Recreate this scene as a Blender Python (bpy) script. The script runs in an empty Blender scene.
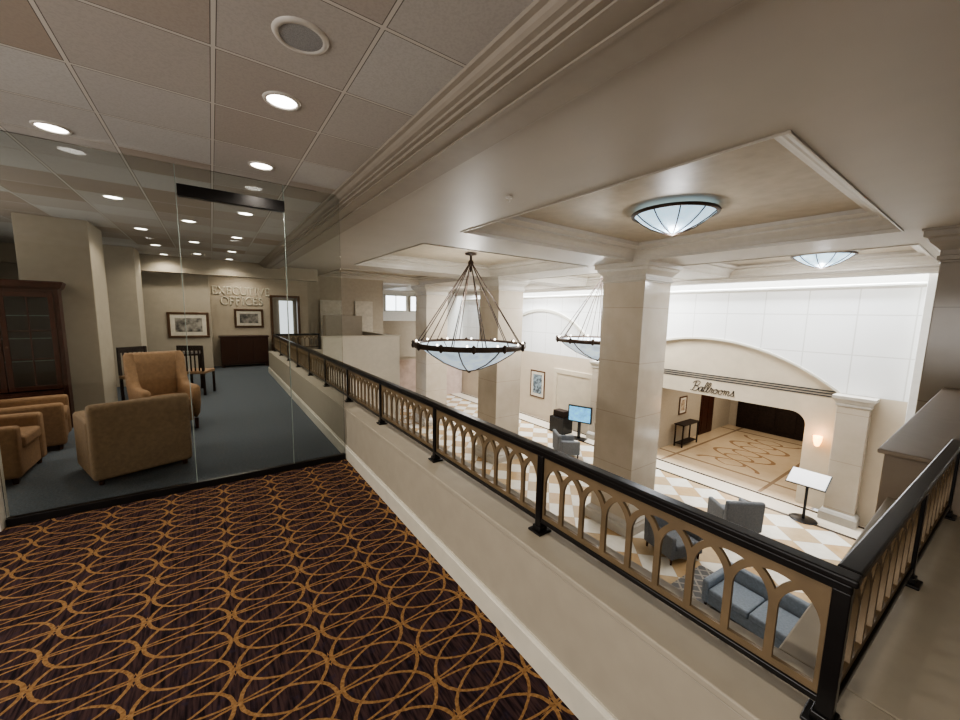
import bpy, math, random
from mathutils import Vector, Matrix
random.seed(4)
S=bpy.context.scene
COL=S.collection
pi=math.pi
# ---------------------------------------------------------------- materials
class NT:
    def __init__(s,name):
        s.m=bpy.data.materials.new(name); s.m.use_nodes=True
        s.t=s.m.node_tree; s.b=s.t.nodes['Principled BSDF']; s.out=s.t.nodes['Material Output']
        tc=s.t.nodes.new('ShaderNodeTexCoord'); s.co=tc.outputs['Object']
        sp=s.t.nodes.new('ShaderNodeSeparateXYZ'); s.t.links.new(s.co,sp.inputs[0])
        s.x,s.y,s.z=sp.outputs
    def put(s,sock,v):
        if isinstance(v,(int,float)): sock.default_value=v
        elif isinstance(v,(tuple,list)): sock.default_value=(v[0],v[1],v[2],1) if len(sock.default_value)==4 else v
        else: s.t.links.new(v,sock)
    def f(s,op,a,b=0.0,c=0.0):
        n=s.t.nodes.new('ShaderNodeMath'); n.operation=op
        s.put(n.inputs[0],a); s.put(n.inputs[1],b); s.put(n.inputs[2],c)
        return n.outputs[0]
    def mix(s,fac,a,b):
        n=s.t.nodes.new('ShaderNodeMix'); n.data_type='RGBA'
        s.put(n.inputs[0],fac); s.put(n.inputs[6],a); s.put(n.inputs[7],b)
        return n.outputs[2]
    def noise(s,scale,detail=3,vec=None):
        n=s.t.nodes.new('ShaderNodeTexNoise'); n.inputs['Scale'].default_value=scale; n.inputs['Detail'].default_value=detail
        s.t.links.new(vec or s.co,n.inputs['Vector']); return n.outputs['Fac']
    def ramp(s,fac,lo,hi):
        n=s.t.nodes.new('ShaderNodeMapRange'); s.put(n.inputs[0],fac); n.inputs[1].default_value=lo; n.inputs[2].default_value=hi
        return n.outputs[0]
    def bump(s,h,st=.3,d=.01):
        n=s.t.nodes.new('ShaderNodeBump'); n.inputs['Strength'].default_value=st; n.inputs['Distance'].default_value=d
        s.t.links.new(h,n.inputs['Height']); s.t.links.new(n.outputs[0],s.b.inputs['Normal'])
    def fin(s,col=None,rough=.5,metal=0,spec=.5):
        if col is not None: s.put(s.b.inputs['Base Color'],col)
        s.put(s.b.inputs['Roughness'],rough); s.put(s.b.inputs['Metallic'],metal)
        s.b.inputs['Specular IOR Level'].default_value=spec
        return s.m
    def linegrid(s,c,o,p,w):
        q=s.f('FRACT',s.f('DIVIDE',s.f('SUBTRACT',c,o),p))
        d=s.f('ABSOLUTE',s.f('SUBTRACT',q,.5))
        return s.f('GREATER_THAN',d,.5-w/p/2)
_c={}
def M(name,col,rough=.5,metal=0,var=.1,scale=9,bump=0,emit=0,ecol=None,spec=.5):
    if name in _c: return _c[name]
    n=NT(name); no=n.noise(scale)
    a=tuple(max(0,c*(1-var)) for c in col); b=tuple(min(1,c*(1+var)) for c in col)
    m=n.fin(n.mix(n.ramp(no,.3,.7),a,b),rough,metal,spec)
    if bump: n.bump(n.noise(scale*12),bump,.01)
    if emit:
        n.put(n.b.inputs['Emission Color'],ecol or col); n.b.inputs['Emission Strength'].default_value=emit
    _c[name]=m; return m
def glassmat(name,tint=(.93,.95,.94)):
    n=NT(name); t=n.t
    tr=t.nodes.new('ShaderNodeBsdfTransparent'); tr.inputs[0].default_value=(*tint,1)
    gl=t.nodes.new('ShaderNodeBsdfGlossy'); gl.inputs['Roughness'].default_value=.01
    lw=t.nodes.new('ShaderNodeFresnel'); lw.inputs[0].default_value=1.40
    mx=t.nodes.new('ShaderNodeMixShader'); t.links.new(lw.outputs[0],mx.inputs[0])
    t.links.new(tr.outputs[0],mx.inputs[1]); t.links.new(gl.outputs[0],mx.inputs[2])
    t.links.new(mx.outputs[0],n.out.inputs['Surface']); t.nodes.remove(n.b)
    return n.m
def carpet():
    n=NT('patterned carpet'); p,q,a,b=.38,.195,.374,.192
    wob=n.f('MULTIPLY',n.f('SUBTRACT',n.noise(40,2),.5),.022)
    tot=None
    def mx(r):
        nonlocal tot
        tot=r if tot is None else n.f('MAXIMUM',tot,r)
    for i in (0,1):
        for j in (0,1):
            fx=n.f('MULTIPLY',n.f('SUBTRACT',n.f('FRACT',n.f('DIVIDE',n.f('ADD',n.x,i*p+40*p),2*p)),.5),2*p/a)
            fy=n.f('MULTIPLY',n.f('SUBTRACT',n.f('FRACT',n.f('DIVIDE',n.f('ADD',n.y,j*q+40*q),2*q)),.5),2*q/b)
            d=n.f('ADD',n.f('SQRT',n.f('ADD',n.f('MULTIPLY',fx,fx),n.f('MULTIPLY',fy,fy))),wob)
            mx(n.f('LESS_THAN',n.f('ABSOLUTE',n.f('SUBTRACT',d,.985)),.024))
            # small concave diamond outline at the crossing in each oval's centre
            s_=n.f('ADD',n.f('SQRT',n.f('MULTIPLY',n.f('ABSOLUTE',fx),4.6)),n.f('SQRT',n.f('MULTIPLY',n.f('ABSOLUTE',fy),4.6)))
            if i==j: mx(n.f('LESS_THAN',n.f('ABSOLUTE',n.f('SUBTRACT',s_,1.0)),.08))
    mp=n.t.nodes.new('ShaderNodeMapping'); mp.inputs['Scale'].default_value=(70,7,1); n.t.links.new(n.co,mp.inputs[0])
    s2=n.noise(1,3,mp.outputs[0])
    base=n.mix(n.ramp(s2,.36,.62),(.012,.008,.010),(.058,.033,.032))
    base=n.mix(n.ramp(n.noise(24,4),.55,.75),base,(.030,.023,.038))
    gold=n.mix(n.ramp(n.noise(70,3),.32,.68),(.19,.10,.040),(.35,.205,.092))
    m=n.fin(n.mix(n.f('MULTIPLY',tot,.88),base,gold),.95,0,.1); n.bump(n.noise(350,2),.5,.004); return m
def tileceil():
    n=NT('acoustic ceiling tile'); X0,Y0,P=.0725,2.35,.61
    g=n.f('MAXIMUM',n.linegrid(n.x,X0-6.1,P,.018),n.linegrid(n.y,Y0-6.1,P,.018))
    e=n.f('MAXIMUM',n.linegrid(n.x,X0-6.1,P,.026),n.linegrid(n.y,Y0-6.1,P,.026))
    fx=n.f('FLOOR',n.f('DIVIDE',n.f('SUBTRACT',n.x,X0-6.1),P)); fy=n.f('FLOOR',n.f('DIVIDE',n.f('SUBTRACT',n.y,Y0-6.1),P))
    h=n.f('FRACT',n.f('MULTIPLY',n.f('SINE',n.f('ADD',n.f('MULTIPLY',fx,12.98),n.f('MULTIPLY',fy,78.2))),437.5))
    h=n.ramp(h,.1,.9)
    c=n.mix(h,(.385,.325,.27),(.54,.53,.51))
    c=n.mix(n.f('MULTIPLY',n.ramp(n.noise(90,3),.45,.6),.14),c,(.22,.20,.18))
    c=n.mix(e,c,(.14,.125,.11))
    n.bump(n.noise(90,3),.15,.003)
    return n.fin(n.mix(g,c,(.60,.57,.52)),.9,0,.2)
def panelwall():
    n=NT('white panelled wall'); 
    g=n.f('MAXIMUM',n.linegrid(n.y,1.25-9.7,.97,.026),n.linegrid(n.z,1.87-10,1.0,.026))
    up=n.f('GREATER_THAN',n.z,-.13)
    c=n.mix(n.noise(1.5),(.75,.75,.73),(.81,.81,.79))
    c=n.mix(n.f('MULTIPLY',g,.45),c,(.36,.34,.30))
    low=n.mix(n.noise(3),(.50,.42,.32),(.57,.49,.38))
    return n.fin(n.mix(up,low,c),.5,0,.3)
def lobbyfloor():
    n=NT('marble diamond floor'); s=.62
    u=n.f('DIVIDE',n.f('ADD',n.x,n.y),s*1.414); v=n.f('DIVIDE',n.f('ADD',n.f('SUBTRACT',n.x,n.y),60),s*1.414)
    ck=n.f('MODULO',n.f('ADD',n.f('FLOOR',n.f('ADD',u,30)),n.f('FLOOR',v)),2)
    ck2=n.f('MODULO',n.f('FLOOR',n.f('ADD',u,30)),2)
    tan=n.mix(ck2,(.40,.25,.12),(.36,.27,.17))
    cream=n.mix(n.noise(5,5),(.58,.53,.44),(.76,.72,.63))
    c=n.mix(ck,cream,n.mix(n.noise(6,4),tan,(.50,.37,.22)))
    g=n.f('MAXIMUM',n.linegrid(u,0,1,.02),n.linegrid(v,0,1,.02))
    c=n.mix(n.f('MULTIPLY',g,.5),c,(.30,.22,.14))
    near=n.f('GREATER_THAN',n.x,12.1)
    c=n.mix(near,c,(.62,.54,.43))
    for xx in (12.1,12.95):
        ln=n.f('LESS_THAN',n.f('ABSOLUTE',n.f('SUBTRACT',n.x,xx)),.06)
        c=n.mix(ln,c,(.05,.035,.025))
    return n.fin(c,.2,0,.3)
def recessfloor():
    n=NT('inlaid marble floor')
    x=n.f('SUBTRACT',n.x,16.8); y=n.f('SUBTRACT',n.y,5.3)
    base=n.mix(n.noise(4,5),(.44,.33,.21),(.56,.44,.30))
    tot=None
    for k,amp,w in ((2.1,.95,.07),(4.2,.45,.05)):
        for sg in(1,-1):
            ww=n.f('MULTIPLY',n.f('SINE',n.f('MULTIPLY',x,k)),amp*sg)
            l=n.f('LESS_THAN',n.f('ABSOLUTE',n.f('SUBTRACT',y,ww)),w)
            tot=l if tot is None else n.f('MAXIMUM',tot,l)
    ins=n.f('LESS_THAN',n.f('ABSOLUTE',x),2.25)
    c=n.mix(n.f('MULTIPLY',n.f('MULTIPLY',tot,ins),.8),base,(.22,.12,.06))
    b=n.f('MAXIMUM',n.f('LESS_THAN',n.f('ABSOLUTE',n.f('SUBTRACT',n.f('ABSOLUTE',y),1.5)),.05),n.f('LESS_THAN',n.f('ABSOLUTE',n.f('SUBTRACT',n.f('ABSOLUTE',x),2.7)),.06))
    c=n.mix(n.f('MULTIPLY',b,.7),c,(.14,.08,.045))
    return n.fin(c,.12,0,.5)
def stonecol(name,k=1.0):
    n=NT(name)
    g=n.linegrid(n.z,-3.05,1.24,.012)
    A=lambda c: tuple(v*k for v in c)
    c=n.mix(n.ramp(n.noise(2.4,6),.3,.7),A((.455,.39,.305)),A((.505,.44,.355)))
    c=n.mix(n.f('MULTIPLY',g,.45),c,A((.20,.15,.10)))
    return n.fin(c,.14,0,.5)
def rugmat():
    n=NT('patterned rug')
    g=n.f('MAXIMUM',n.linegrid(n.f('ADD',n.x,n.y),0,.24,.05),n.linegrid(n.f('SUBTRACT',n.x,n.y),0,.24,.05))
    return n.fin(n.mix(g,(.12,.115,.11),(.28,.25,.21)),.95)
def artmat(name,c1,c2,sc=6):
    n=NT(name); return n.fin(n.mix(n.ramp(n.noise(sc,6),.38,.62),c1,c2),.5)

m_carpet=carpet(); m_tile=tileceil(); m_panel=panelwall(); m_lobby=lobbyfloor(); m_rec=recessfloor(); m_rug=rugmat()
m_glass=glassmat('clear glass'); m_stone=stonecol('polished cream marble slabs'); m_stone_shade=stonecol('cream marble slabs darkened as shade',.58)  # second stone: same marble with the near column's shade put into its colour
m_grey=M('slate carpet',(.115,.13,.145),.95,var=.2,scale=60,bump=.4,spec=.1)
m_knee=M('cream painted wall',(.34,.302,.238),.55,var=.04)
m_base=M('cream gloss trim',(.56,.53,.45),.35,var=.04)
m_beam=M('taupe painted plaster',(.32,.28,.23),.55,var=.04)
m_pier=M('brown beige plaster',(.25,.20,.15),.5,var=.04)
m_ceil=M('beige ceiling plaster',(.43,.39,.335),.5,var=.03,scale=2)
m_mould=M('cream moulding',(.46,.42,.36),.4,var=.04)
m_gold=M('soft gold plaster',(.38,.32,.235),.5,var=.09,scale=5)
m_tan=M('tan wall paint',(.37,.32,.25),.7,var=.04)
m_tan2=M('dark tan wall paint',(.40,.345,.27),.7,var=.05)
m_stone2=M('honey stone',(.54,.47,.36),.4,var=.05,scale=3)
m_white=M('white wall paint',(.68,.66,.61),.6,var=.03)
m_cream=M('warm cream parapet paint',(.52,.475,.395),.6,var=.03)
m_black=M('black painted metal',(.012,.011,.011),.28,.3,var=.2)
m_bronze=M('bronze gold cast metal',(.165,.118,.068),.45,.3,var=.15)
m_dbronze=M('dark bronze',(.045,.027,.018),.45,.3,var=.2)
m_gold_uph=M('tan upholstery',(.27,.16,.085),.75,var=.12,scale=30,bump=.3)
m_gold2=M('faded tan upholstery',(.27,.18,.105),.75,var=.12,scale=30,bump=.3)
m_wood=M('dark cherry wood',(.042,.014,.008),.45,var=.3,scale=12,spec=.2)
m_dwood=M('black stained wood',(.020,.012,.009),.5,var=.3,scale=12,spec=.2)
m_greyup=M('grey upholstery',(.14,.145,.15),.9,var=.12,scale=30,bump=.3)
m_blueup=M('blue grey upholstery',(.21,.24,.27),.85,var=.12,scale=30,bump=.3)
m_lamp=M('blue tinted alabaster glass',(.38,.52,.62),.3,var=.4,scale=7,emit=.75,ecol=(.55,.78,.95))
m_lamp2=M('frosted bluish glass bowl',(.50,.57,.62),.3,var=.35,scale=4,emit=.38,ecol=(.6,.80,.98))
m_bulb=M('lit lamp',(1,.95,.85),.4,emit=6,ecol=(1,.93,.82))
m_dl=M('lit downlight lens',(1,.95,.85),.4,emit=7,ecol=(1,.95,.88))
m_ring=M('white metal trim ring',(.6,.57,.52),.4)
m_grille=M('grey speaker grille',(.30,.30,.30),.7,var=.2,scale=200)
m_sconce=M('amber sconce glass',(1,.6,.2),.4,emit=6,ecol=(1,.45,.12))
m_screen=M('blue lit screen',(.1,.35,.6),.3,var=.5,scale=7,emit=.7,ecol=(.15,.38,.62))
m_win=M('daylit window glass',(.8,.9,1),.3,emit=2.5,ecol=(.85,.93,1))
m_win2=M('dim daylit pane',(.8,.85,.9),.3,emit=.9,ecol=(.85,.90,.95))
m_paper=M('white board paper',(.66,.64,.62),.5,var=.03)
m_line=M('dark stripe inlay',(.03,.03,.035),.4)
m_letter=M('brushed cream lettering',(.68,.62,.50),.4,.1)
m_letter2=M('dark bronze lettering',(.03,.02,.015),.4,.3)
m_matb=M('ivory mat board',(.6,.55,.46),.7)
m_fr=M('gilt picture frame',(.10,.05,.025),.35,.3)
# ---------------------------------------------------------------- mesh builder
class MB:
    def __init__(s): s.v=[]; s.f=[]; s.mi=[]; s.sm=[]
    def add(s,vs,fs,mi=0,sm=False):
        o=len(s.v); s.v+= [tuple(v) for v in vs]
        for f in fs: s.f.append(tuple(i+o for i in f)); s.mi.append(mi); s.sm.append(sm)
        return s
    def box(s,x0,x1,y0,y1,z0,z1,mi=0):
        v=[(x,y,z) for z in (z0,z1) for y in (y0,y1) for x in (x0,x1)]
        return s.add(v,[(0,2,3,1),(4,5,7,6),(0,1,5,4),(2,6,7,3),(0,4,6,2),(1,3,7,5)],mi)
    def cyl(s,p0,p1,r0,r1=None,n=16,mi=0,cap=True):
        r1=r0 if r1 is None else r1
        p0=Vector(p0);p1=Vector(p1); d=(p1-p0).normalized()
        a=d.orthogonal().normalized(); b=d.cross(a)
        vs=[];
        for p,r in((p0,r0),(p1,r1)):
            for i in range(n):
                t=2*pi*i/n; vs.append(p+a*math.cos(t)*r+b*math.sin(t)*r)
        fs=[(i,(i+1)%n,n+(i+1)%n,n+i) for i in range(n)]
        s.add(vs,fs,mi,True)
        if cap:
            s.add(vs[:n],[tuple(reversed(range(n)))],mi); s.add(vs[n:],[tuple(range(n))],mi)
        return s
    def lathe(s,prof,c=(0,0,0),n=32,mi=0,sm=True,flat=False):
        vs=[];fs=[]
        for r,z in prof:
            for i in range(n):
                t=2*pi*i/n; vs.append((c[0]+r*math.cos(t),c[1]+r*math.sin(t),c[2]+z))
        for k in range(len(prof)-1):
            for i in range(n):
                j=(i+1)%n; fs.append((k*n+i,k*n+j,(k+1)*n+j,(k+1)*n+i))
        return s.add(vs,fs,mi,sm)
    def rect(s,x0,x1,y0,y1,prof,mi=0,capmi=None,cap0=False):
        vs=[];fs=[]
        for d,z in prof:
            vs+=[(x0+d,y0+d,z),(x1-d,y0+d,z),(x1-d,y1-d,z),(x0+d,y1-d,z)]
        for k in range(len(prof)-1):
            for i in range(4):
                j=(i+1)%4; fs.append((4*k+i,4*k+j,4*k+4+j,4*k+4+i))
        s.add(vs,fs,mi)
        if capmi is not None: s.add(vs[-4:],[(0,1,2,3)],capmi)
        if cap0: s.add(vs[:4],[(3,2,1,0)],mi)
        return s
    def ext(s,prof,a0,a1,axis='y',mi=0):
        n=len(prof)
        def P(p,a): return (p[0],a,p[1]) if axis=='y' else (a,p[0],p[1])
        vs=[P(p,a0) for p in prof]+[P(p,a1) for p in prof]
        fs=[(i,(i+1)%n,n+(i+1)%n,n+i) for i in range(n)]+[tuple(range(n)),tuple(range(2*n-1,n-1,-1))]
        return s.add(vs,fs,mi)
    def obj(s,name,mats,bevel=0,sub=0,seg=2):
        me=bpy.data.meshes.new(name); me.from_pydata(s.v,[],s.f)
        if not isinstance(mats,(list,tuple)): mats=[mats]
        for m in mats: me.materials.append(m)
        for p,mi,sm in zip(me.polygons,s.mi,s.sm): p.material_index=mi; p.use_smooth=sm
        import bmesh
        bm=bmesh.new(); bm.from_mesh(me); bmesh.ops.recalc_face_normals(bm,faces=bm.faces); bm.to_mesh(me); bm.free()
        o=bpy.data.objects.new(name,me); COL.objects.link(o)
        if bevel:
            b=o.modifiers.new('b','BEVEL'); b.width=bevel; b.segments=seg; b.limit_method='ANGLE'
        if sub:
            u=o.modifiers.new('s','SUBSURF'); u.levels=sub; u.render_levels=sub
        return o
def plate(name,outer,holes,th,mat,mtx=Matrix()):
    cu=bpy.data.curves.new(name,'CURVE'); cu.dimensions='2D'; cu.fill_mode='BOTH'; cu.extrude=th/2
    for pl in [outer]+holes:
        sp=cu.splines.new('POLY'); sp.points.add(len(pl)-1); sp.use_cyclic_u=True
        for i,p in enumerate(pl): sp.points[i].co=(p[0],p[1],0,1)
    to=bpy.data.objects.new('tmp',cu); me=bpy.data.meshes.new_from_object(to); bpy.data.objects.remove(to)
    me.name=name; me.transform(mtx); me.materials.clear(); me.materials.append(mat)
    o=bpy.data.objects.new(name,me); COL.objects.link(o); return o
def strokes(name,paths,r,mat,mtx,smooth=True):
    cu=bpy.data.curves.new('sc','CURVE'); cu.dimensions='3D'; cu.bevel_depth=r; cu.bevel_resolution=1; cu.resolution_u=5
    for st in paths:
        if smooth:
            sp=cu.splines.new('BEZIER'); sp.bezier_points.add(len(st)-1)
            for b_,p in zip(sp.bezier_points,st): b_.co=(p[0],p[1],0); b_.handle_left_type='AUTO'; b_.handle_right_type='AUTO'
        else:
            sp=cu.splines.new('POLY'); sp.points.add(len(st)-1)
            for b_,p in zip(sp.points,st): b_.co=(p[0],p[1],0,1)
    to=bpy.data.objects.new('tmp',cu); COL.objects.link(to); bpy.context.view_layer.update()
    me=bpy.data.meshes.new_from_object(to.evaluated_get(bpy.context.evaluated_depsgraph_get())); bpy.data.objects.remove(to)
    me.transform(mtx); me.materials.clear(); me.materials.append(mat)
    o=bpy.data.objects.new(name,me); COL.objects.link(o); return o
def tag(o,label,cat,group=None):
    o['label']=label; o['category']=cat
    if group: o['group']=group
    return o
def struct(o,label,cat='structure'):
    o['kind']='structure'; o['label']=label; o['category']=cat; return o
def thing(name,label,cat,parts,loc=(0,0,0),rz=0,group=None):
    e=bpy.data.objects.new(name,None); e.empty_display_size=.1; COL.objects.link(e)
    e.location=loc; e.rotation_euler=(0,0,rz)
    for p in parts: p.parent=e
    tag(e,label,cat,group); return e
def dup(e,loc,rz=None,label=None):
    def cp(o,par):
        c=o.copy(); COL.objects.link(c)
        if par is not None: c.parent=par; c.matrix_parent_inverse=Matrix()
        for k in o.children: cp(k,c)
        return c
    c=cp(e,None); c.location=loc
    if rz is not None: c.rotation_euler=(0,0,rz)
    if label: c['label']=label
    return c
# ---------------------------------------------------------------- camera
th,ph,ro=math.radians(35.5),math.radians(7.0),math.radians(1.2)
R0=Vector((math.cos(th),-math.sin(th),0)); F=Vector((math.sin(th)*math.cos(ph),math.cos(th)*math.cos(ph),-math.sin(ph)))
U0=R0.cross(F)
R=R0*math.cos(ro)+U0*math.sin(ro); U=U0*math.cos(ro)-R0*math.sin(ro)
cam=bpy.data.cameras.new('camera'); co=bpy.data.objects.new('camera',cam); COL.objects.link(co)
mt=Matrix((R,U,-F)).transposed().to_4x4(); mt.translation=(0,0,1.7); co.matrix_world=mt
cam.sensor_width=36; cam.lens=36*375/960; cam.clip_start=.02
S.camera=co
# ---------------------------------------------------------------- structure
LF=-3.4; CZ=2.9; TZ=2.94
struct(MB().box(-4,1.2,-3,4.3,-.15,0).box(1.2,7.5,-3,-.02,-.15,0).obj('floor',m_carpet),'dark patterned carpet with gold interlaced ovals','floor')
struct(MB().box(-4,1.2,4.3,15,-.15,0).box(1.2,5,11.8,15,-.15,0).obj('floor.001',m_grey),'slate grey office carpet behind the glass','floor')
struct(MB().box(1.5,13.05,-7,20.5,LF-.1,LF).obj('floor.002',m_lobby),'cream and tan marble diamond lobby floor','floor')
struct(MB().box(13.05,20.5,2.6,7.8,LF-.1,LF).obj('floor.003',m_rec),'inlaid honey marble floor of the ballroom foyer','floor')
k=MB().box(1.2,1.5,.02,11.6,-.5,.55).box(1.5,3.5,-.02,.32,-.5,.55).box(1.5,2.6,11.6,11.85,-3.4,.55)
k.box(1.195,1.53,-0.03,11.62,.55,.58).box(1.53,3.5,-0.05,.34,.55,.58).box(1.53,2.6,11.58,11.87,.55,.58)
struct(k.obj('wall_balcony',m_knee,.006),'beige half wall under the balcony railing','wall')
struct(MB().ext([(1.2,0),(1.2,.15),(1.19,.15),(1.185,.135),(1.178,.13),(1.178,0)],.0,11.6).obj('baseboard_balcony',m_base,0),'cream baseboard along the half wall','baseboard')
struct(MB().box(3.5,7.6,-1.2,.38,-.5,.86).box(3.47,7.6,-1.23,.41,.86,.89).obj('wall_pier',m_pier,.008),'broad solid brown beige parapet with flat cap','wall')
struct(MB().box(2.6,5,11.6,11.8,LF,.92).box(2.58,5.02,11.57,11.83,.92,.95).box(4.8,5,11.8,15,-3.4,.92).obj('wall_parapet',m_cream,.006),'cream parapet across the far side of the atrium','wall')
struct(MB().box(1.3,1.5,.1,11.6,LF,-.5).obj('wall_lower_west',m_knee),'cream lobby wall below the balcony','wall')
struct(MB().box(-4,1.13,-3,15,TZ,TZ+.05).obj('ceiling',m_tile),'square acoustic tile ceiling','ceiling')
bp=[(1.11,3.05),(1.11,2.94),(1.115,2.925),(1.14,2.918),(1.15,2.90),(1.165,2.885),(1.19,2.878),(1.19,2.862),(1.215,2.858),(1.215,2.838),(1.25,2.838),(1.25,2.828),(1.37,2.828),(1.37,2.818),(1.40,2.818),(1.40,2.824),(1.60,2.824),(1.62,2.84),(1.62,2.86),(1.66,2.87),(1.66,3.05)]
struct(MB().ext(bp,-3,20.4).obj('trim_1',m_beam),'stepped crown moulding and beam above the half wall','trim')
colY=[.1+5.1*i for i in range(-1,5)]
cof=[]
for (x0,x1) in ((3.07,7.42),(8.85,12.2)):
    for i in range(5):
        ym=(colY[i]+colY[i+1])/2+.2
        if ym>20 : continue
        cof.append((x0,x1,ym-1.89,min(ym+1.99,20.3)))
outer=[(1.6,-7),(12.6,-7),(12.6,20.4),(1.6,20.4)]
holes=[[(a,c),(b,c),(b,d),(a,d)] for a,b,c,d in cof]
struct(plate('ceiling.001',outer,holes,.04,m_ceil,Matrix.Translation((0,0,CZ+.02))),'smooth beige plaster atrium ceiling with coffers','ceiling')
cp=[(0,CZ+.02),(-.015,CZ+.0),(-.015,CZ-.015),(0,CZ-.015),(.008,CZ+.03),(.03,CZ+.04),(.05,CZ+.09),(.10,CZ+.14),(.17,CZ+.17),(.19,CZ+.17),(.19,CZ+.20),(.26,CZ+.23),(.30,CZ+.24),(.30,CZ+.30)]
for i,(a,b,c,d) in enumerate(cof):
    struct(MB().rect(a,b,c,d,cp,0,1).obj('trim_%d'%(i+2),[m_mould,m_gold]),'recessed ceiling coffer with stepped moulding and gold plaster panel','ceiling')
struct(MB().ext([(12.3,CZ),(12.3,CZ-.05),(12.36,CZ-.06),(12.42,CZ-.12),(12.5,CZ-.14),(12.62,CZ-.14),(12.62,CZ+.02)],-7,20.4).obj('trim_20',m_mould),'cream cornice along the lobby ceiling edge','trim')
struct(MB().ext([(13.05,3.2),(12.97,3.2),(12.97,2.9),(12.99,2.8),(12.99,2.62),(12.96,2.6),(12.96,2.56),(13.05,2.5)],-7,20.4).obj('trim_21',m_white),'white cornice on the ballroom wall','trim')
MYZ=Matrix(((0,0,1,0),(1,0,0,0),(0,1,0,0),(0,0,0,1)))
def arc(c,hs,rise,zs,n=28):
    r=(hs*hs+rise*rise)/(2*rise); zc=zs+rise-r; a=math.asin(hs/r)
    return [(c+r*math.sin(-a+2*a*i/n),zc+r*math.cos(-a+2*a*i/n)) for i in range(n+1)]
AC=5.75
ar=arc(AC,3.45,1.23,-.13)
outer=[(-7,LF),(AC-3.45,LF)]+ar+[(AC+3.45,LF),(20.4,LF),(20.4,4.0),(-7,4.0)]
w=plate('wall_east',outer,[],.3,m_panel,Matrix.Translation((13.2,0,0))@MYZ)
struct(w,'white panelled lobby wall with a broad arch','wall')
OY0,OY1,OZ=2.98,7.45,-.82
def qarc(cx,cz,r,a0,a1,n=8): return [(cx+r*math.cos(a0+(a1-a0)*i/n),cz+r*math.sin(a0+(a1-a0)*i/n)) for i in range(n+1)]
inner=[(OY0,LF)]+qarc(OY0+.35,OZ-.35,.35,pi,pi/2)+qarc(OY1-.35,OZ-.35,.35,pi/2,0)+[(OY1,LF)]
outer=[(AC-3.47,LF)]+[(AC-3.47,-.13)]+arc(AC,3.47,1.25,-.13)+[(AC+3.47,LF)]+list(reversed(inner))
struct(plate('wall_tympanum',outer,[],.15,m_stone2,Matrix.Translation((13.28,0,0))@MYZ),'honey stone arch infill around the ballroom entrance','wall')
t=MB()
for z in(-.13,-.20,-.27): t.box(13.185,13.205,AC-3.44,AC+3.44,z-.018,z+.012)
struct(t.obj('trim_22',m_line),'three dark inlay stripes across the arch','trim')
def archtrim(name,c,hs,rise,zs,x0,x1,mat,label,w_=.08):
    pts=arc(c,hs,rise,zs); p2=arc(c,hs-w_,rise-w_*.75,zs)
    m=MB()
    for i in range(len(pts)-1):
        a,b,cc,d=pts[i],pts[i+1],p2[i+1],p2[i]
        m.add([(x,p[0],p[1]) for x in(x0,x1) for p in(a,b,cc,d)],[(0,1,2,3),(4,7,6,5),(0,4,5,1),(3,2,6,7)])
    struct(m.obj(name,mat),label,'trim')
archtrim('trim_23',AC,3.45,1.23,-.13,13.02,13.2,m_base,'slim moulding following the arch')
archtrim('trim_28',13.2,3.1,1.5,.5,12.96,13.06,m_base,'arched moulding high on the panelled wall',.16)
struct(MB().box(13.36,20.4,OY1,OY1+.15,LF,-.55).box(13.36,20.4,2.6,2.75,LF,-.55).obj('wall_foyer_side',m_tan),'beige foyer side wall','wall')
struct(MB().box(20.3,20.45,2.6,7.6,LF,-.55).obj('wall_foyer_back',m_tan),'beige foyer back wall','wall')
struct(MB().box(13.36,20.4,2.6,7.6,-.6,-.5).obj('ceiling.002',m_ceil),'foyer ceiling','ceiling')
dd=MB().box(20.22,20.3,4.0,7.1,LF,-1.2)
for i in range(4): 
    y=4.1+i*.75; dd.box(20.19,20.22,y,y+.62,LF+.2,-1.4)
struct(dd.obj('door_1',m_dwood,.01),'dark wooden ballroom doors','door')
struct(MB().box(17.2,18.4,OY1-.05,OY1,LF,-1.25).box(17.3,17.77,OY1-.07,OY1-.05,LF+.15,-1.4).box(17.83,18.3,OY1-.07,OY1-.05,LF+.15,-1.4).obj('door_2',m_wood,.01),'dark side door in the foyer','door')
struct(MB().box(5,13.3,20.3,20.5,LF,3.2).obj('wall_north',m_white),'pale far wall of the lobby','wall')
struct(MB().box(5.2,13.0,20.2,20.3,LF,-.9).obj('trim_24',M('pinkish stone wainscot',(.46,.35,.29),.5,var=.12,scale=3)),'pinkish stone wainscot','trim')
struct(MB().box(5.8,9.4,18.0,18.15,-.6,1.2).box(5.8,9.45,17.97,18.18,1.2,1.26).box(5.8,9.4,18.15,20.2,-.75,-.6).obj('wall_partition',m_tan,.006),'beige partition on the far gallery','wall')
for i,x in enumerate((7.9,9.4)):
    f=MB().box(x,x+1.2,20.22,20.28,1.8,2.6)
    fr=MB().box(x-.06,x,20.16,20.3,1.74,2.66).box(x+1.2,x+1.26,20.16,20.3,1.74,2.66).box(x,x+1.2,20.16,20.3,1.74,1.8).box(x,x+1.2,20.16,20.3,2.6,2.66).box(x+.58,x+.62,20.18,20.24,1.8,2.6)
    a=f.obj('window_pane',m_win); b=fr.obj('window_%d'%(i+1),m_base); a.parent=b
    struct(b,'bright clerestory window in the far lobby wall','window')
struct(MB().box(-4.15,-4,-3,15,0,TZ).obj('wall_west',m_tan),'tan side wall','wall')
struct(MB().box(-4,7.5,-3.15,-3,0,TZ).obj('wall_south',m_tan),'tan corridor wall','wall')
struct(MB().box(-4,-1.41,4.24,4.36,0,TZ).box(-1.41,-1.38,4.22,4.38,0,TZ).obj('wall_jamb',m_base),'cream wall return beside the glass partition','wall')
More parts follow.
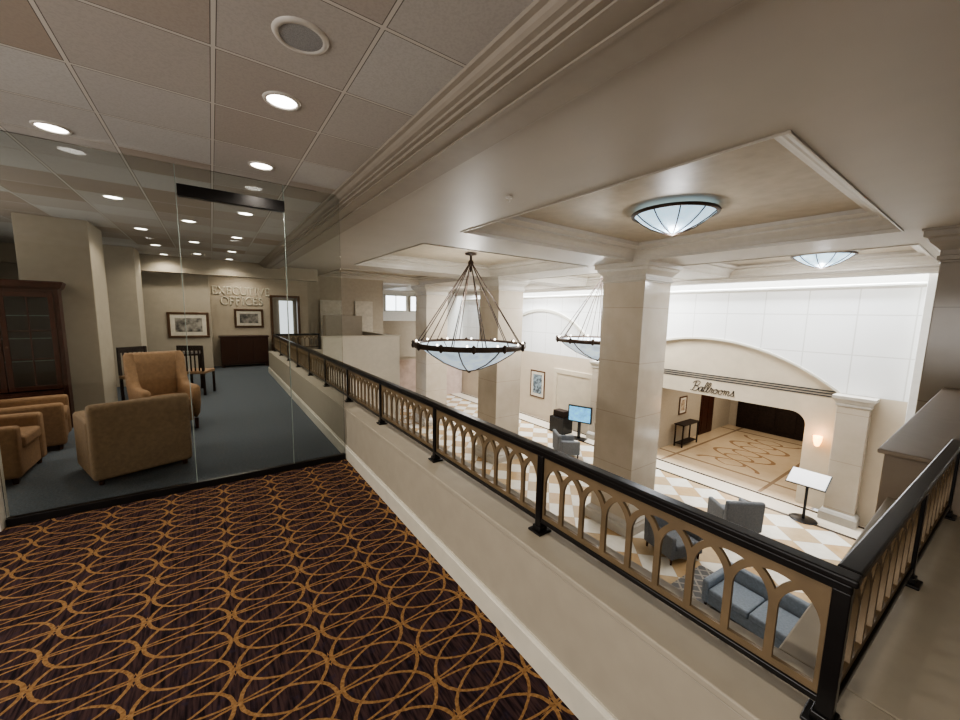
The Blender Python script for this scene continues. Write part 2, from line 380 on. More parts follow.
struct(MB().box(-2.15,-1.42,8.0,8.9,0,TZ).obj('wall_pillar',m_tan,.01),'tan square pillar in the office lounge','wall')
struct(MB().box(-2.15,-1.27,10.8,11.6,0,TZ).obj('wall_pillar.001',m_tan,.01),'tan square pillar further back','wall')
struct(MB().box(-4,-2.0,12.9,13.0,0,TZ).box(-2.0,-.03,12.3,12.45,0,TZ).box(-.13,-.03,12.45,13.5,0,TZ).obj('wall_picture',m_tan),'tan lounge wall with a framed print','wall')
struct(MB().box(-.03,1.55,13.5,13.65,0,TZ).box(1.55,2.3,13.5,13.65,2.1,TZ).box(2.3,2.6,13.5,13.65,0,TZ).obj('wall_office_end',M('tan wall paint lightened as lit',(.46,.39,.30),.7,var=.04)),'tan end wall of the executive offices','wall')  # tan lightened here to stand in for light under the bulkhead
g_=MB().box(2.5,2.6,13.66,15,0,TZ).box(2.5,5.75,15,15.15,-3.4,3.0)
struct(g_.obj('wall_gallery',m_tan2),'tan gallery wall','wall')
struct(MB().box(3.3,4.1,14.96,15.0,0,2.1).box(4.6,5.3,14.96,15.0,0,2.1).obj('door_5',M('pale opening surround',(.52,.47,.39),.6)),'pale recessed openings in the gallery wall','door')
struct(MB().box(-4,2.6,12.0,12.25,2.55,TZ).obj('trim_25',m_tan),'dropped bulkhead above the office entry','trim')
dr=MB().box(1.5,1.57,13.46,13.68,0,2.15).box(2.28,2.35,13.46,13.68,0,2.15).box(1.57,2.28,13.46,13.68,2.08,2.15)
dp=MB().box(1.85,2.25,14.2,14.25,.9,2.0).obj('window_pane',m_win2)
db=MB().box(1.3,2.5,14.25,14.3,0,TZ).obj('door_backing',m_tan)
do=dr.obj('door_3',m_fr); dp.parent=do; db.parent=do
struct(do,'brown framed doorway with a lit room behind','door')
struct(MB().box(3.0,4.2,12.9,13.3,0,1.55).obj('wall_block',m_tan,.01),'low tan wall block on the far balcony','wall')
al=MB().box(12.98,13.05,9.9,12.2,-.95,-.75).box(12.98,13.05,9.9,10.1,LF,-.95).box(12.98,13.05,12.0,12.2,LF,-.95)
struct(al.obj('trim_26',m_stone2),'stone frame around the lobby alcove','trim')
struct(MB().box(13.02,13.05,10.1,12.0,LF,-.95).obj('trim_27',m_stone2),'honey stone alcove back','trim')
# ---------------------------------------------------------------- columns
def column(x,y,mat,cm,label,s=1.07):
    h=s/2
    a=MB().box(-h,h,-h,h,LF+.35,CZ-.42).obj('shaft',mat,.012)
    cpf=[(0,CZ-.42),(0,CZ-.40),(-.03,CZ-.39),(-.03,CZ-.34),(-.01,CZ-.33),(-.01,CZ-.27),(-.05,CZ-.22),(-.10,CZ-.17),(-.12,CZ-.12),(-.16,CZ-.10),(-.16,CZ-.03),(-.18,CZ-.02),(-.18,CZ)]
    b=MB().rect(-h,h,-h,h,cpf,0,0,True).obj('capital',cm)
    bpf=[(-.10,LF),(-.10,LF+.2),(-.07,LF+.24),(-.07,LF+.28),(-.02,LF+.33),(0,LF+.36)]
    c=MB().rect(-h,h,-h,h,bpf,0,0,True).obj('base',cm)
    return thing('column',label,'column',[a,b,c],(x,y,0),0,'lobby columns')
column(8.2,.08,m_stone_shade,m_beam,'square marble column beside the parapet, darkened as shade')
c0=column(8.2,5.2,m_stone,m_mould,'square cream marble column with stepped capital')
for y in (10.3,15.4): dup(c0,(8.2,y,0))
def pilaster(y0,y1):
    a=MB().box(12.7,13.03,y0,y1,LF+.3,-.4).obj('shaft',m_stone,.01)
    b=MB().rect(12.7,12.93,y0,y1,[(0,-.4),(-.03,-.38),(-.03,-.34),(-.02,-.33),(-.06,-.25),(-.1,-.2),(-.1,-.13)],0,0,True).obj('capital',m_mould)
    c=MB().rect(12.7,12.95,y0,y1,[(-.07,LF),(-.07,LF+.2),(-.03,LF+.27),(0,LF+.3)],0,0,True).obj('base',m_mould)
    return thing('pilaster','beige stone pilaster with moulded cap on the ballroom wall','pilaster',[a,b,c],(0,0,0),0,'entrance pilasters')
pl=pilaster(1.72,2.3)
dup(pl,(0,7.5,0))
struct(MB().box(12.75,13.05,-.4,1.15,LF,2.9).obj('wall_corner_pier',m_white,.01),'white corner pier of the lobby wall','wall')
# ---------------------------------------------------------------- railing : interlaced arcade
def bay(w,mat):
    n=max(1,round(w/.121)); pt=w/n; H=.325; t=.0115; sp0=H-.018-pt
    holes=[]
    def A(cx,r,a0,a1,k=6): return [(cx+r*math.cos(a0+(a1-a0)*i/k),sp0+r*math.sin(a0+(a1-a0)*i/k)) for i in range(k+1)]
    low=.024
    for i in range(n):
        xl=-w/2+pt*i; xr=xl+pt; c=(xl+xr)/2; r=pt-t
        am=math.acos((pt/2)/r)
        o=[(xl+t,low),(xr-t,low)]+A(xl,r,0,am)+A(xr,r,pi-am,pi)[1:]
        holes.append(o)
    for i in range(1,n):
        x=-w/2+pt*i; r1=pt+t; r2=pt-t
        a0=math.acos(pt/r1); xi=pt/2+2*t; a1=math.acos(xi/r1)
        left=A(x-pt,r1,a0,a1)
        zi=r1*math.sin(a1); at=math.atan2(zi,xi-pt)
        top=A(x,r2,at,pi-at)
        right=[(2*x-p[0],p[1]) for p in reversed(left)]
        holes.append(left+top[1:-1]+right[:-1])
    o=plate('arch_panel',[(-w/2,0),(w/2,0),(w/2,H),(-w/2,H)],holes,.014,mat,Matrix(((1,0,0,0),(0,0,1,0),(0,1,0,0),(0,0,0,1))))
    b=o.modifiers.new('b','BEVEL'); b.width=.0025; b.segments=1; b.limit_method='ANGLE'
    return o
def railing(p0,p1,nb,label,endpost=True,startpost=True):
    L=(Vector(p1)-Vector(p0)).length; ang=math.atan2(p1[1]-p0[1],p1[0]-p0[0])
    parts=[]
    s0=-.03 if startpost else 0
    parts.append(MB().box(s0,L+.03,-.026,.026,.434,.456).box(s0+.01,L+.02,-.016,.016,.405,.434).obj('handrail',m_black,.006))
    parts.append(MB().box(0,L,-.016,.016,.057,.078).obj('bottom_rail',m_black,.003))
    sp=L/nb
    post=None
    for i in range(nb+1):
        if (i==0 and not startpost) or (i==nb and not endpost): continue
        if post is None:
            post=MB().box(-.019,.019,-.019,.019,.012,.41).box(-.043,.043,-.043,.043,0,.012).box(-.027,.027,-.027,.027,.012,.035).obj('post',m_black,.003); q=post
        else: q=post.copy(); COL.objects.link(q)
        q.location=(sp*i,0,0); parts.append(q)
    pn=None
    for i in range(nb):
        if pn is None: pn=bay(sp-.040,m_bronze); q=pn
        else: q=pn.copy(); COL.objects.link(q)
        q.location=(sp*(i+.5),0,.078); parts.append(q)
    return thing('balcony_railing',label,'railing',parts,(p0[0],p0[1],.58),ang)
railing((1.34,.18),(1.34,11.46),10,'black metal balcony railing with bronze interlaced arch panels')
railing((1.370,.178),(3.44,.10),2,'short black railing with bronze arches returning to the parapet',startpost=False)
railing((1.40,11.7),(2.52,11.7),1,'short far railing with bronze arches by the parapet',startpost=False)
# ---------------------------------------------------------------- glass partition
parts=[]
for a,b in ((-1.37,-.20),(-.19,.63),(.64,1.17)):
    g=MB().box(a,b,4.29,4.302,.06,TZ-.02).obj('glass_panel',m_glass); parts.append(g)
parts.append(MB().box(-1.37,1.17,4.27,4.325,0,.065).obj('bottom_rail',m_black,.004))
parts.append(MB().box(-.19,.64,4.265,4.33,2.66,2.76).obj('door_header',m_black,.004))
e=M('green glass edge',(.25,.30,.27),.2)
for x in(-.2,.633): parts.append(MB().box(x,x+.005,4.285,4.307,.06,TZ-.02).obj('glass_edge',e))
thing('glass_partition','frameless clear glass partition with black bottom rail and door header','partition',parts)
# ---------------------------------------------------------------- lamps
def light(kind,loc,energy,col=(1,1,1),size=.1,rot=None,**kw):
    l=bpy.data.lights.new(kind.lower()+' light',kind); l.energy=energy; l.color=col
    if kind in('POINT','SPOT'): l.shadow_soft_size=size
    if kind=='AREA':
        l.shape='RECTANGLE'; l.size=size; l.size_y=kw.get('sy',size)
    if kind=='SPOT': l.spot_size=kw.get('angle',2.2); l.spot_blend=.6
    o=bpy.data.objects.new(l.name,l); COL.objects.link(o); o.location=loc
    if rot: o.rotation_euler=rot
    return o
warm=(1,.91,.80)
dls=[(.41,2.67),(.42,3.92),(-.85,4.06),(.43,5.95),(-.85,6.1),(.43,8.0),(-.85,8.2),(.43,10.0),(-.85,10.1),(.43,11.6),(-.85,-.6),(.41,.2),(-2.2,2.7),(-2.6,6.2),(-.2,7.0),(-.2,9.1),(-.85,11.7),(-.2,11.0),(.7,12.8)]  # last entry is an added lamp to brighten the office end wall
d0=None
for i,(x,y) in enumerate(dls):
    if d0 is None:
        r=MB().lathe([(.080,.0),(.083,-.010),(.098,-.008),(.103,0.0)],n=32).obj('trim_ring',m_ring)
        l=MB().lathe([(0.0005,-.004),(.04,-.004),(.081,-.002)],n=24).obj('lens',m_dl)
        d0=thing('downlight','round recessed ceiling downlight, lit warm white','downlight',[r,l],(x,y,TZ),0,'recessed ceiling downlights')
    else: dup(d0,(x,y,TZ))
    light('SPOT',(x,y,TZ-.03),36 if y<4.3 else (26 if y<12 else 45),warm,.06,angle=2.6)
sp=[MB().lathe([(.09,0),(.095,-.012),(.115,-.008),(.12,0)],n=32).obj('trim_ring',m_ring),MB().lathe([(0.0005,-.006),(.092,-.006)],n=24).obj('grille',m_grille)]
thing('ceiling_speaker','round grey ceiling speaker grille','speaker',sp,(.40,2.02,TZ))
sk=MB().lathe([(0.0005,-.05),(.012,-.05),(.012,-.02),(.035,-.015),(.035,0)],n=16).obj('fire_sprinkler',m_ring); sk.location=(2.55,3.12,CZ); tag(sk,'small fire sprinkler head in the plaster ceiling','sprinkler')
def coneshade(R,depth,n,mat,fr,nr=8,rimh=1.0):
    pf=[(.0005,-depth),(R*.22,-depth*.90),(R*.55,-depth*.62),(R*.80,-depth*.30),(R*.97,-.0)]
    sh=MB().lathe(pf,n=n,sm=True).obj('glass_shade',mat)
    rb=MB()
    for i in range(nr):
        t=2*pi*i/nr; c,s=math.cos(t),math.sin(t)
        ps=[(max(r,R*.02),z-.01) for r,z in pf]
        for a,b in zip(ps,ps[1:]): rb.cyl((a[0]*c,a[0]*s,a[1]),(b[0]*c,b[0]*s,b[1]),.009*R+.003,n=6)
    rb.lathe([(.0005,-depth-.045*R),(R*.03,-depth-.03*R),(R*.04,-depth-.01*R),(R*.02,-depth+.01)],n=12)
    ribs=rb.obj('rib_frame',fr)
    k_=rimh
    ring=MB().lathe([(R*.96,-.04*R*k_),(R*1.03,-.045*R*k_),(R*1.05,0),(R*1.03,.03*R*k_),(R*.96,.025*R*k_),(R*.96,-.04*R*k_)],n=48).obj('rim',fr)
    return [sh,ribs,ring]
def chandelier(x,y):
    R=1.36; pz=.92; top=3.18
    ps=coneshade(R,.68,48,m_lamp2,m_dbronze,8,1.2)
    on=None
    for i in range(12):
        t=2*pi*i/12
        if on is None: on=MB().lathe([(.0005,-.11),(.035,-.08),(.045,-.03),(.03,.03),(.045,.06),(.0005,.10)],n=8).obj('rim_ornament',m_dbronze); q=on
        else: q=on.copy(); COL.objects.link(q)
        q.location=(R*1.05*math.cos(t),R*1.05*math.sin(t),0); ps.append(q)
    cb=MB()
    for i in range(12):
        t=2*pi*(i+.3)/12; cb.cyl((R*math.cos(t),R*math.sin(t),0),(.05*math.cos(t),.05*math.sin(t),top-pz-.26),.0115,n=6,cap=False)
        if i%3==0:
            cb.cyl((R*.5*math.cos(t),R*.5*math.sin(t),-.3),(.04*math.cos(t),.04*math.sin(t),top-pz-.35),.010,n=6,cap=False)
    cb.cyl((0,0,top-pz-.45),(0,0,top-pz-.02),.022,n=8)
    cables=cb.obj('suspension_cables',m_dbronze)
    can=MB().lathe([(.0005,top-pz-.3),(.06,top-pz-.3),(.07,top-pz-.2),(.03,top-pz-.15),(.03,top-pz-.05),(.14,top-pz-.03),(.15,top-pz)],n=24).obj('canopy',m_dbronze)
    bulbs=[]
    b0=None
    for i in range(12):
        t=2*pi*(i+.8)/12
        if b0 is None: b0=MB().lathe([(.0005,.045),(.018,.035),(.024,.01),(.018,0)],n=10).obj('bulb',m_bulb); q=b0
        else: q=b0.copy(); COL.objects.link(q)
        q.location=(R*1.0*math.cos(t),R*1.0*math.sin(t),.05); bulbs.append(q)
    light('POINT',(x,y,pz+1.0),90,(1,.96,.90),.12)
    return thing('chandelier','large bronze ring chandelier with frosted cone bowl and cables','chandelier',ps+[cables,can]+bulbs,(x,y,pz),0,'lobby chandeliers')
chandelier(5.33,7.95); chandelier(10.6,7.98)
for (x,y,R) in ((5.30,2.87,.53),(11.0,2.55,.53)):
    ps=coneshade(R,.27,32,m_lamp,m_dbronze,10)
    ps.append(MB().lathe([(.0005,0),(.05,0),(.05,.05),(.14,.06),(.15,.07)],n=20).obj('ceiling_mount',m_dbronze))
    thing('ceiling_light','shallow blue glass bowl ceiling light with dark bronze ribs','ceiling light',ps,(x,y,3.13),0,'flush bowl lights in the coffers')
    light('POINT',(x,y,2.76),22,(.97,.97,1),.1)
# ---------------------------------------------------------------- seating
def lounge(name,label,cat,W,D,hb,ha,sh,mat,loc,rz,rc=.2,th=.11,group=None,legm=None,z0=.13,cush=1,boxy=False):
    st=[]; nA=7
    hx=W/2; hy=D/2
    vs=[];fs=[];m=6
    parts=[]
    if boxy:
        bk=MB().ext([(hy-.16,z0),(hy,z0),(hy+.03,hb-.02),(hy-.02,hb),(hy-.10,hb-.01)],-hx,hx,'x').obj('backrest',mat,.035,seg=3)
        parts.append(bk)
        for sx in(-1,1):
            x0,x1=(-hx,-hx+th) if sx<0 else (hx-th,hx)
            parts.append(MB().box(x0,x1,-hy,hy-.12,z0,ha).obj('armrest',mat,.035,seg=3))
    else:
        for i in range(nA): st.append(((-hx,-hy+(D-rc)*i/nA),(-1,0)))
        for i in range(7): a=pi-(pi/2)*i/6; st.append(((-hx+rc+rc*math.cos(a),hy-rc+rc*math.sin(a)),(math.cos(a),math.sin(a))))
        for i in range(1,5): st.append(((-hx+rc+(W-2*rc)*i/5,hy),(0,1)))
        for i in range(7): a=pi/2-(pi/2)*i/6; st.append(((hx-rc+rc*math.cos(a),hy-rc+rc*math.sin(a)),(math.cos(a),math.sin(a))))
        for i in range(1,nA+1): st.append(((hx,hy-rc-(D-rc)*i/nA),(1,0)))
        y0=-hy*.15 if rc>.1 else hy*.35
        for (p,n) in st:
            t=max(0,min(1,(p[1]-y0)/(hy-rc*.6-y0))); t=t*t*(3-2*t); h=ha+(hb-ha)*t
            fl=.01+.02*t
            def P(o,z): return (p[0]-n[0]*o,p[1]-n[1]*o,z)
            vs+=[P(0,z0),P(-fl,h-.03),P(.01-fl,h),P(th-.02,h),P(th,h-.03),P(th,z0)]
        for k in range(len(st)-1):
            for i in range(m): j=(i+1)%m; fs.append((k*m+i,k*m+j,(k+1)*m+j,(k+1)*m+i))
        fs.append(tuple(range(m))); fs.append(tuple(reversed(range((len(st)-1)*m,len(st)*m))))
        parts.append(MB().add(vs,fs,0,True).obj('backrest',mat,sub=1))
    parts.append(MB().box(-hx+th-.01,hx-th+.01,-hy+.02,hy-th,z0,sh-.12).obj('seat_base',mat,.015))
    cw=(W-2*th)/cush
    for i in range(cush):
        c=MB().box(-cw/2+.005,cw/2-.005,-hy-.01,hy-.17 if boxy else hy-th-.01,sh-.125,sh).obj('seat_cushion',mat,.035,seg=3)
        c.location.x=-hx+th+cw*(i+.5); parts.append(c)
    for sx in(-1,1):
        for sy in(-1,1):
            parts.append(MB().cyl((sx*(hx-.06),sy*(hy-.06),z0+.02),(sx*(hx-.06),sy*(hy-.06),0),.026,.02,10).obj('leg',legm or m_wood))
    return thing(name,label,cat,parts,loc,rz,group)
lounge('club_chair','low boxy tan upholstered club chair seen from behind','armchair',.78,.72,.79,.62,.44,m_gold2,(-.74,5.27,0),pi+.35,th=.12,z0=.05,group='tan lounge chairs',boxy=True)
lounge('wing_chair','high-backed tan orange wing armchair with dark legs','armchair',.64,.70,1.07,.62,.46,m_gold_uph,(-.60,6.75,0),.35,rc=.08,group='tan lounge chairs')
a=lounge('club_chair','tan orange club chair against the lounge side','armchair',.72,.70,.72,.56,.44,m_gold_uph,(-1.90,5.62,0),pi/2,z0=.06,th=.13,group='tan lounge chairs',boxy=True)
dup(a,(-1.88,6.62,0),pi/2+.15,'tan orange club chair beside the glazed cabinet')
lounge('lobby_armchair','grey upholstered lobby armchair on marble','armchair',.85,.8,.88,.62,.42,m_greyup,(10.15,3.4,LF),pi/2+.9,group='grey lobby armchairs',boxy=True)
lounge('lobby_armchair','grey lobby armchair beside the sofa','armchair',.85,.8,.85,.62,.44,m_greyup,(7.95,3.75,LF),-.3,group='grey lobby armchairs',boxy=True)
lounge('lobby_armchair','grey lobby armchair near the far column','armchair',.85,.8,.85,.62,.44,m_greyup,(10.4,9.0,LF),1.0,group='grey lobby armchairs',boxy=True)
RUG=LF+.014
lounge('lobby_sofa','long low blue grey upholstered sofa on a patterned rug','sofa',2.1,.80,.62,.52,.40,m_blueup,(7.15,1.58,RUG),-pi/2-.08,legm=m_dwood,cush=3,boxy=True,z0=.1)
rg=MB().box(-1.4,1.4,-1.5,1.5,0,.012).obj('rug',m_rug); rg.location=(6.55,1.75,LF); rg.rotation_euler=(0,0,-.05); tag(rg,'grey and cream lattice patterned rug on the marble','rug')
def table(name,label,cat,w,d,h,mt,ml,loc,rz,shelf=True):
    ps=[MB().box(-w/2,w/2,-d/2,d/2,h-.04,h).obj('tabletop',mt,.006)]
    for sx in(-1,1):
        for sy in(-1,1): ps.append(MB().box(sx*(w/2-.05)-.022,sx*(w/2-.05)+.022,sy*(d/2-.05)-.022,sy*(d/2-.05)+.022,0,h-.04).obj('leg',ml,.003))
    if shelf: ps.append(MB().box(-w/2+.05,w/2-.05,-d/2+.05,d/2-.05,.12,.145).obj('shelf',ml))
    return thing(name,label,cat,ps,loc,rz)
table('console_table','dark wood console table against the foyer wall','table',1.3,.4,.92,m_dwood,m_dwood,(15.5,7.15,LF),0)
table('writing_desk','dark writing desk at the back of the lounge','desk',1.1,.6,.75,m_dwood,m_dwood,(-.75,10.1,0),0,False)
def dchair(loc,rz,label):
    ps=[MB().box(-.23,.23,-.22,.22,.42,.48).obj('seat',m_gold_uph,.02)]
    bk=MB().box(-.22,-.18,.19,.23,.48,.98).box(.18,.22,.19,.23,.48,.98).box(-.18,.18,.195,.22,.88,.98)
    for i in range(5): bk.box(-.15+i*.07,-.125+i*.07,.2,.215,.48,.88)
    ps.append(bk.obj('backrest',m_dwood,.004))
    for sx in(-1,1):
        for sy in(-1,1): ps.append(MB().box(sx*.2-.018,sx*.2+.018,sy*.2-.018,sy*.2+.018,0,.42).obj('leg',m_dwood,.003))
    return thing('dining_chair',label,'chair',ps,loc,rz,'dark wood side chairs')
dchair((-.30,9.3,0),pi-.4,'dark wood slatted side chair at the desk'); dchair((-1.1,9.0,0),.6,'dark wood slatted side chair beside the desk')
ps=[MB().box(-.6,.6,-.22,.22,.08,.88).obj('body',m_wood,.006),MB().box(-.63,.63,-.25,.25,.88,.91).obj('top',m_wood,.005)]
for i in range(3):
    d=MB().box(-.19,.19,-.24,-.22,.12,.84).obj('door',m_wood,.005); d.location.x=-.4+.4*i; ps.append(d)
for sx in(-1,1): ps.append(MB().box(sx*.55-.04,sx*.55+.04,-.2,.2,0,.08).obj('foot',m_wood))
thing('credenza','dark wood credenza against the office end wall','cabinet',ps,(.75,13.2,0),0)
# china cabinet
ps=[]
ps.append(MB().box(-.5,.5,.2,.23,0,1.92).box(-.52,-.47,-.23,.23,0,1.92).box(.47,.52,-.23,.23,0,1.92).box(-.5,.5,-.23,.23,.0,.55).box(-.5,.5,-.22,.22,1.86,1.92).obj('body',m_wood,.005))
ps.append(MB().box(-.47,.47,.185,.2,.56,1.85).obj('back_panel',M('brown cabinet lining',(.07,.04,.03),.5)))
ps.append(MB().rect(-.52,.52,-.23,.23,[(0,1.9),(-.03,1.93),(-.05,1.99),(-.05,2.01)],0,0).obj('cornice',m_wood))
gs=M('green tinted glass shelf',(.30,.36,.33),.15)
for z in(.95,1.25,1.55): ps.append(MB().box(-.47,.47,-.18,.18,z,z+.012).obj('shelf',gs))
for sx in(-1,1):
    x0,x1=(-.47,-.005) if sx<0 else (.005,.47)
    fr=MB().box(x0,x0+.05,-.25,-.23,.57,1.86).box(x1-.05,x1,-.25,-.23,.57,1.86).box(x0+.05,x1-.05,-.25,-.23,.57,.63).box(x0+.05,x1-.05,-.25,-.23,1.8,1.86).box((x0+x1)/2-.008,(x0+x1)/2+.008,-.247,-.233,.63,1.8)
    for z in(.98,1.35): fr.box(x0+.05,x1-.05,-.247,-.233,z,z+.016)
    d=fr.obj('door',m_wood,.003); g=MB().box(x0+.05,x1-.05,-.242,-.238,.63,1.8).obj('glass_pane',m_glass); g.parent=d
    kn=MB().cyl((x1-.025 if sx<0 else x0+.025,-.25,1.15),(x1-.025 if sx<0 else x0+.025,-.27,1.15),.012,n=10).obj('knob',m_fr); kn.parent=d
    ps.append(d)
    ps.append(MB().box(x0,x1,-.245,-.23,.06,.52).obj('lower_door',m_wood,.006))
thing('china_cabinet','tall cherry wood display cabinet with glazed doors','cabinet',ps,(-2.22,7.60,0),.15)
# ---------------------------------------------------------------- pictures
def picture(w,h,loc,rz,label,c1,c2):
    b=.06
    fr=MB().box(-w/2,w/2,-.03,0,-h/2,-h/2+b).box(-w/2,w/2,-.03,0,h/2-b,h/2).box(-w/2,-w/2+b,-.03,0,-h/2+b,h/2-b).box(w/2-b,w/2,-.03,0,-h/2+b,h/2-b).obj('frame',m_fr,.008)
    mb=MB().box(-w/2+b,w/2-b,-.014,-.002,-h/2+b,h/2-b).obj('mat_board',m_matb)
    k=b+min(w,h)*.14
    im=MB().box(-w/2+k,w/2-k,-.018,-.013,-h/2+k,h/2-k).obj('print',artmat('print '+label,c1,c2,7))
    return thing('framed_picture',label,'picture',[fr,mb,im],loc,rz)
picture(.86,.66,(-.50,12.29,1.26),0,'framed sketch print on the tan lounge wall',(.06,.055,.05),(.35,.32,.27))
picture(.76,.56,(.92,13.49,1.42),0,'framed print above the credenza',(.05,.05,.045),(.32,.29,.25))
picture(1.0,1.35,(13.04,13.3,-1.7),-pi/2,'large framed blue-grey print on the lobby wall',(.04,.05,.06),(.30,.38,.42))
picture(.6,.75,(15.6,OY1-.01,-1.85),0,'framed picture above the foyer console',(.2,.12,.08),(.5,.42,.3))
# ---------------------------------------------------------------- signs
MX=Matrix(((1,0,0,0),(0,0,-1,0),(0,1,0,0),(0,0,0,1)))
def ring_(cx,cy,rx,ry,a0,a1,k=14): return [(cx+rx*math.cos(a0+(a1-a0)*i/k),cy+ry*math.sin(a0+(a1-a0)*i/k)) for i in range(k+1)]
s_=.07
CAP={'E':(.62,[[(.05,0),(.05,1)],[(-.02,0),(.48,0),(.48,.16)],[(.05,.52),(.36,.52)],[(.36,.44),(.36,.60)],[(-.02,1),(.46,1),(.46,.86)]]),
'X':(.82,[[(0,0),(.65,1)],[(0,1),(.65,0)],[(-s_,0),(s_,0)],[(.65-s_,0),(.65+s_,0)],[(-s_,1),(s_,1)],[(.65-s_,1),(.65+s_,1)]]),
'C':(.80,[ring_(.42,.5,.42,.52,.75,2*pi-.75),[(.73,.70),(.73,.95)]]),
'U':(.82,[[(.05,1),(.05,.35)]+ring_(.34,.32,.29,.34,pi,2*pi)+[(.63,.35),(.63,1)],[(-.03,1),(.13,1)],[(.55,1),(.71,1)]]),
'T':(.72,[[(0,.86),(0,1),(.6,1),(.6,.86)],[(.3,1),(.3,0)],[(.2,0),(.4,0)]]),
'I':(.34,[[(.12,0),(.12,1)],[(.02,0),(.22,0)],[(.02,1),(.22,1)]]),
'V':(.78,[[(0,1),(.33,0),(.66,1)],[(-s_,1),(s_,1)],[(.66-s_,1),(.66+s_,1)]]),
'O':(.95,[ring_(.42,.5,.42,.52,0,2*pi,22)]),
'F':(.60,[[(.05,0),(.05,1)],[(-.04,0),(.16,0)],[(.05,.52),(.36,.52)],[(.36,.44),(.36,.60)],[(-.02,1),(.46,1),(.46,.86)]]),
'S':(.58,[[(.42,.80),(.38,.93),(.24,1.02),(.09,.95),(.04,.78),(.14,.60),(.33,.47),(.44,.28),(.37,.06),(.2,-.02),(.06,.08),(.02,.22)]])}
paths=[]
for word,yy in (('EXECUTIVE',.16),('OFFICES',-1.25)):
    sp_=.10; tot=sum(CAP[c][0]+sp_ for c in word); x=-tot/2
    for c in word:
        for st in CAP[c][1]: paths.append([((x+p[0])*.212,(yy+p[1])*.212) for p in st])
        x+=CAP[c][0]+sp_
s1=strokes('wall_sign',paths,.016,m_letter,Matrix.Translation((.79,13.48,2.09))@MX,False)
tag(s1,'raised cream lettering EXECUTIVE OFFICES on the tan wall','sign')
GL={'B':(1.45,[[(.62,2.0),(.5,1.2),(.35,.3),(.1,-.05),(-.15,.15)],[(0,1.6),(.25,2.0),(.8,2.2),(1.3,2.05),(1.35,1.6),(1.0,1.2),(.6,1.1),(1.1,1.05),(1.35,.7),(1.2,.2),(.75,-.05),(.35,.1)]]),
'a':(.98,[[(.78,.85),(.5,1.0),(.15,.75),(.05,.3),(.28,0),(.6,.25),(.82,1.0),(.75,.3),(.85,0),(1.05,.2)]]),
'l':(.60,[[(.0,.15),(.35,1.0),(.55,1.8),(.42,2.15),(.24,1.8),(.14,.7),(.22,.05),(.38,0),(.62,.2)]]),
'r':(.76,[[(0,.15),(.2,.85),(.22,1.12),(.35,.9),(.6,.92),(.48,.5),(.48,.1),(.6,0),(.80,.2)]]),
'o':(.96,[[(.6,.98),(.2,.8),(.08,.3),(.35,0),(.68,.25),(.76,.7),(.55,1.0),(.48,.8),(.75,.75),(1.0,.85)]]),
'm':(1.35,[[(0,.8),(.15,1.0),(.2,.6),(.17,0)],[(.18,.4),(.4,.95),(.56,.9),(.56,.4),(.53,0)],[(.55,.4),(.78,.95),(.94,.9),(.94,.3),(1.02,0),(1.15,.02),(1.38,.25)]]),
's':(.7,[[(0,.2),(.3,.8),(.38,1.15),(.42,.8),(.62,.35),(.42,0),(.08,.12)]])}
paths=[]; u=.155; word='Ballrooms'; x=-sum(GL[c][0] for c in word)/2
for c in word:
    for st in GL[c][1]: paths.append([((x+p[0]+p[1]*.22)*u,(p[1]-1)*u) for p in st])
    x+=GL[c][0]
ME=Matrix(((0,0,-1,13.19),(-1,0,0,5.42),(0,1,0,-.56),(0,0,0,1)))
s2=strokes('entrance_sign',paths,.010,m_letter2,ME)
tag(s2,'dark cursive script lettering Ballrooms above the entrance','sign')
# ---------------------------------------------------------------- kiosk, stand, sconce
ps=[MB().box(-.3,.3,-.2,.2,0,.05).box(-.06,.06,-.04,.04,.05,1.0).obj('stand',m_black,.006),MB().box(-.5,.5,-.04,.04,.72,1.42).obj('monitor',m_black,.01),MB().box(-.45,.45,-.046,-.04,.77,1.37).obj('screen',m_screen)]
thing('information_kiosk','black information kiosk with lit blue screen','kiosk',ps,(12.2,9.9,LF),-pi/2+.35)
ps=[MB().box(-.4,.4,-.3,.3,.0,.7).obj('body',m_black,.01),MB().box(-.3,.3,-.2,.2,.7,.98).obj('printer',m_dwood,.02)]
thing('printer_cabinet','black cabinet with a dark printer on top','cabinet',ps,(12.3,11.0,LF),-pi/2)
bd=MB().box(-.38,.38,-.27,.27,-.012,.012).obj('board',m_paper,.004); bd.location=(0,0,1.1); bd.rotation_euler=(math.radians(28),0,0)
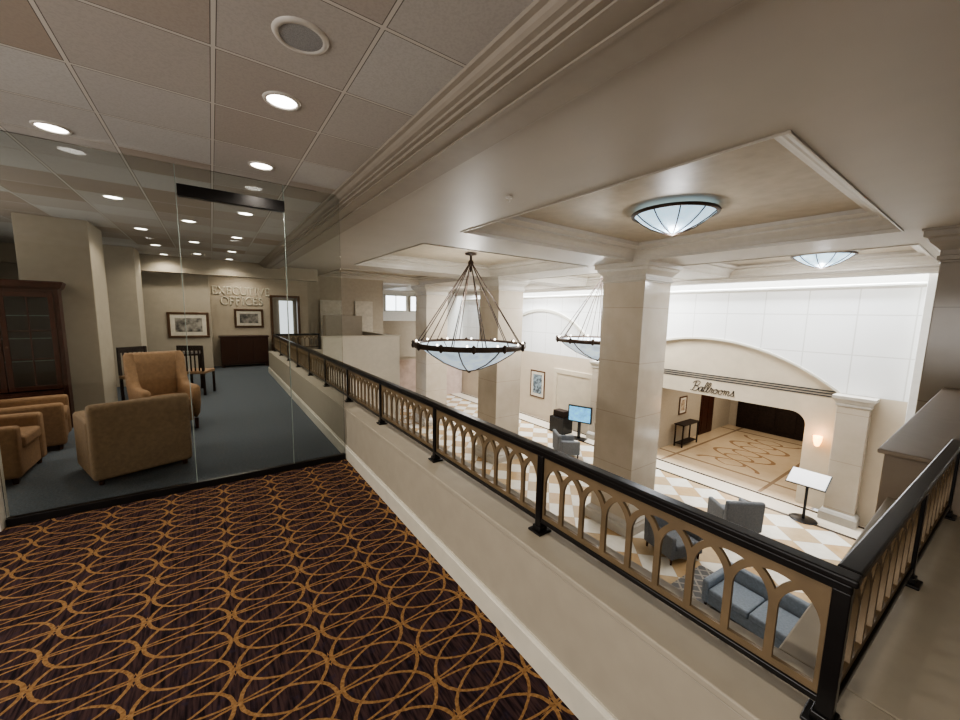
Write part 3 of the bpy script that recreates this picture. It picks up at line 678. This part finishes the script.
bf=MB().box(-.40,.40,-.29,.29,-.02,-.0125).obj('board_frame',m_black,.004); bf.location=(0,0,1.1); bf.rotation_euler=(math.radians(28),0,0)
ps=[MB().lathe([(.0005,.03),(.25,.03),(.29,.01),(.29,0)],n=32).obj('base',m_black),MB().cyl((0,0,.02),(0,0,1.06),.03,n=14).obj('pole',m_black),bd,bf]
thing('sign_stand','white tilted notice board on black pedestal stand','sign stand',ps,(12.2,2.55,LF),-pi/2)
ps=[MB().lathe([(.0005,-.16),(.05,-.13),(.09,.0),(.10,.13)],n=20).obj('glass_shade',m_sconce),MB().box(-.03,.10,-.05,.05,-.05,.05).obj('backplate',m_dbronze)]
thing('wall_sconce','small glowing amber wall sconce','lamp',ps,(13.1,2.66,-1.5),0)
light('POINT',(12.9,2.66,-1.3),6,(1,.6,.3),.05)
# ---------------------------------------------------------------- lights
light('AREA',(12.82,6.5,3.5),1700,(.86,.93,1),.35,(0,0,0),sy=25)  # unseen strip added above the ceiling gap to wash the east wall
light('AREA',(7.5,-6.6,-.5),800,(.93,.96,1),10,(pi/2,0,pi),sy=4.5)  # added fill, stands in for daylight from an unseen south end
light('AREA',(16.8,5.2,-.65),95,(1,.90,.76),5,(0,0,0),sy=3)
for y,e_ in((2.6,160),(7.7,300),(12.8,300)):  # added overhead fill for the lobby, without fixtures of its own
    light('AREA',(10.5,y,3.1),e_,(.97,.98,1),2.4,(0,0,0),sy=2.4)
light('AREA',(-3.9,6.3,1.4),42,(1,.95,.90),2.6,(pi/2,0,-pi/2),sy=2.2)  # added out-of-view fill for the lounge, no fixture behind it
light('AREA',(-3.9,.5,1.3),125,(1,.96,.92),5,(pi/2,0,-pi/2),sy=2.2)  # added fill for corridor and tile ceiling, out of view to the west
w=bpy.data.worlds.new('world'); S.world=w; w.use_nodes=True
w.node_tree.nodes['Background'].inputs[0].default_value=(.9,.94,1,1); w.node_tree.nodes['Background'].inputs[1].default_value=.8
S.view_settings.view_transform='AgX'; S.view_settings.look='AgX - Medium High Contrast'; S.view_settings.exposure=.5
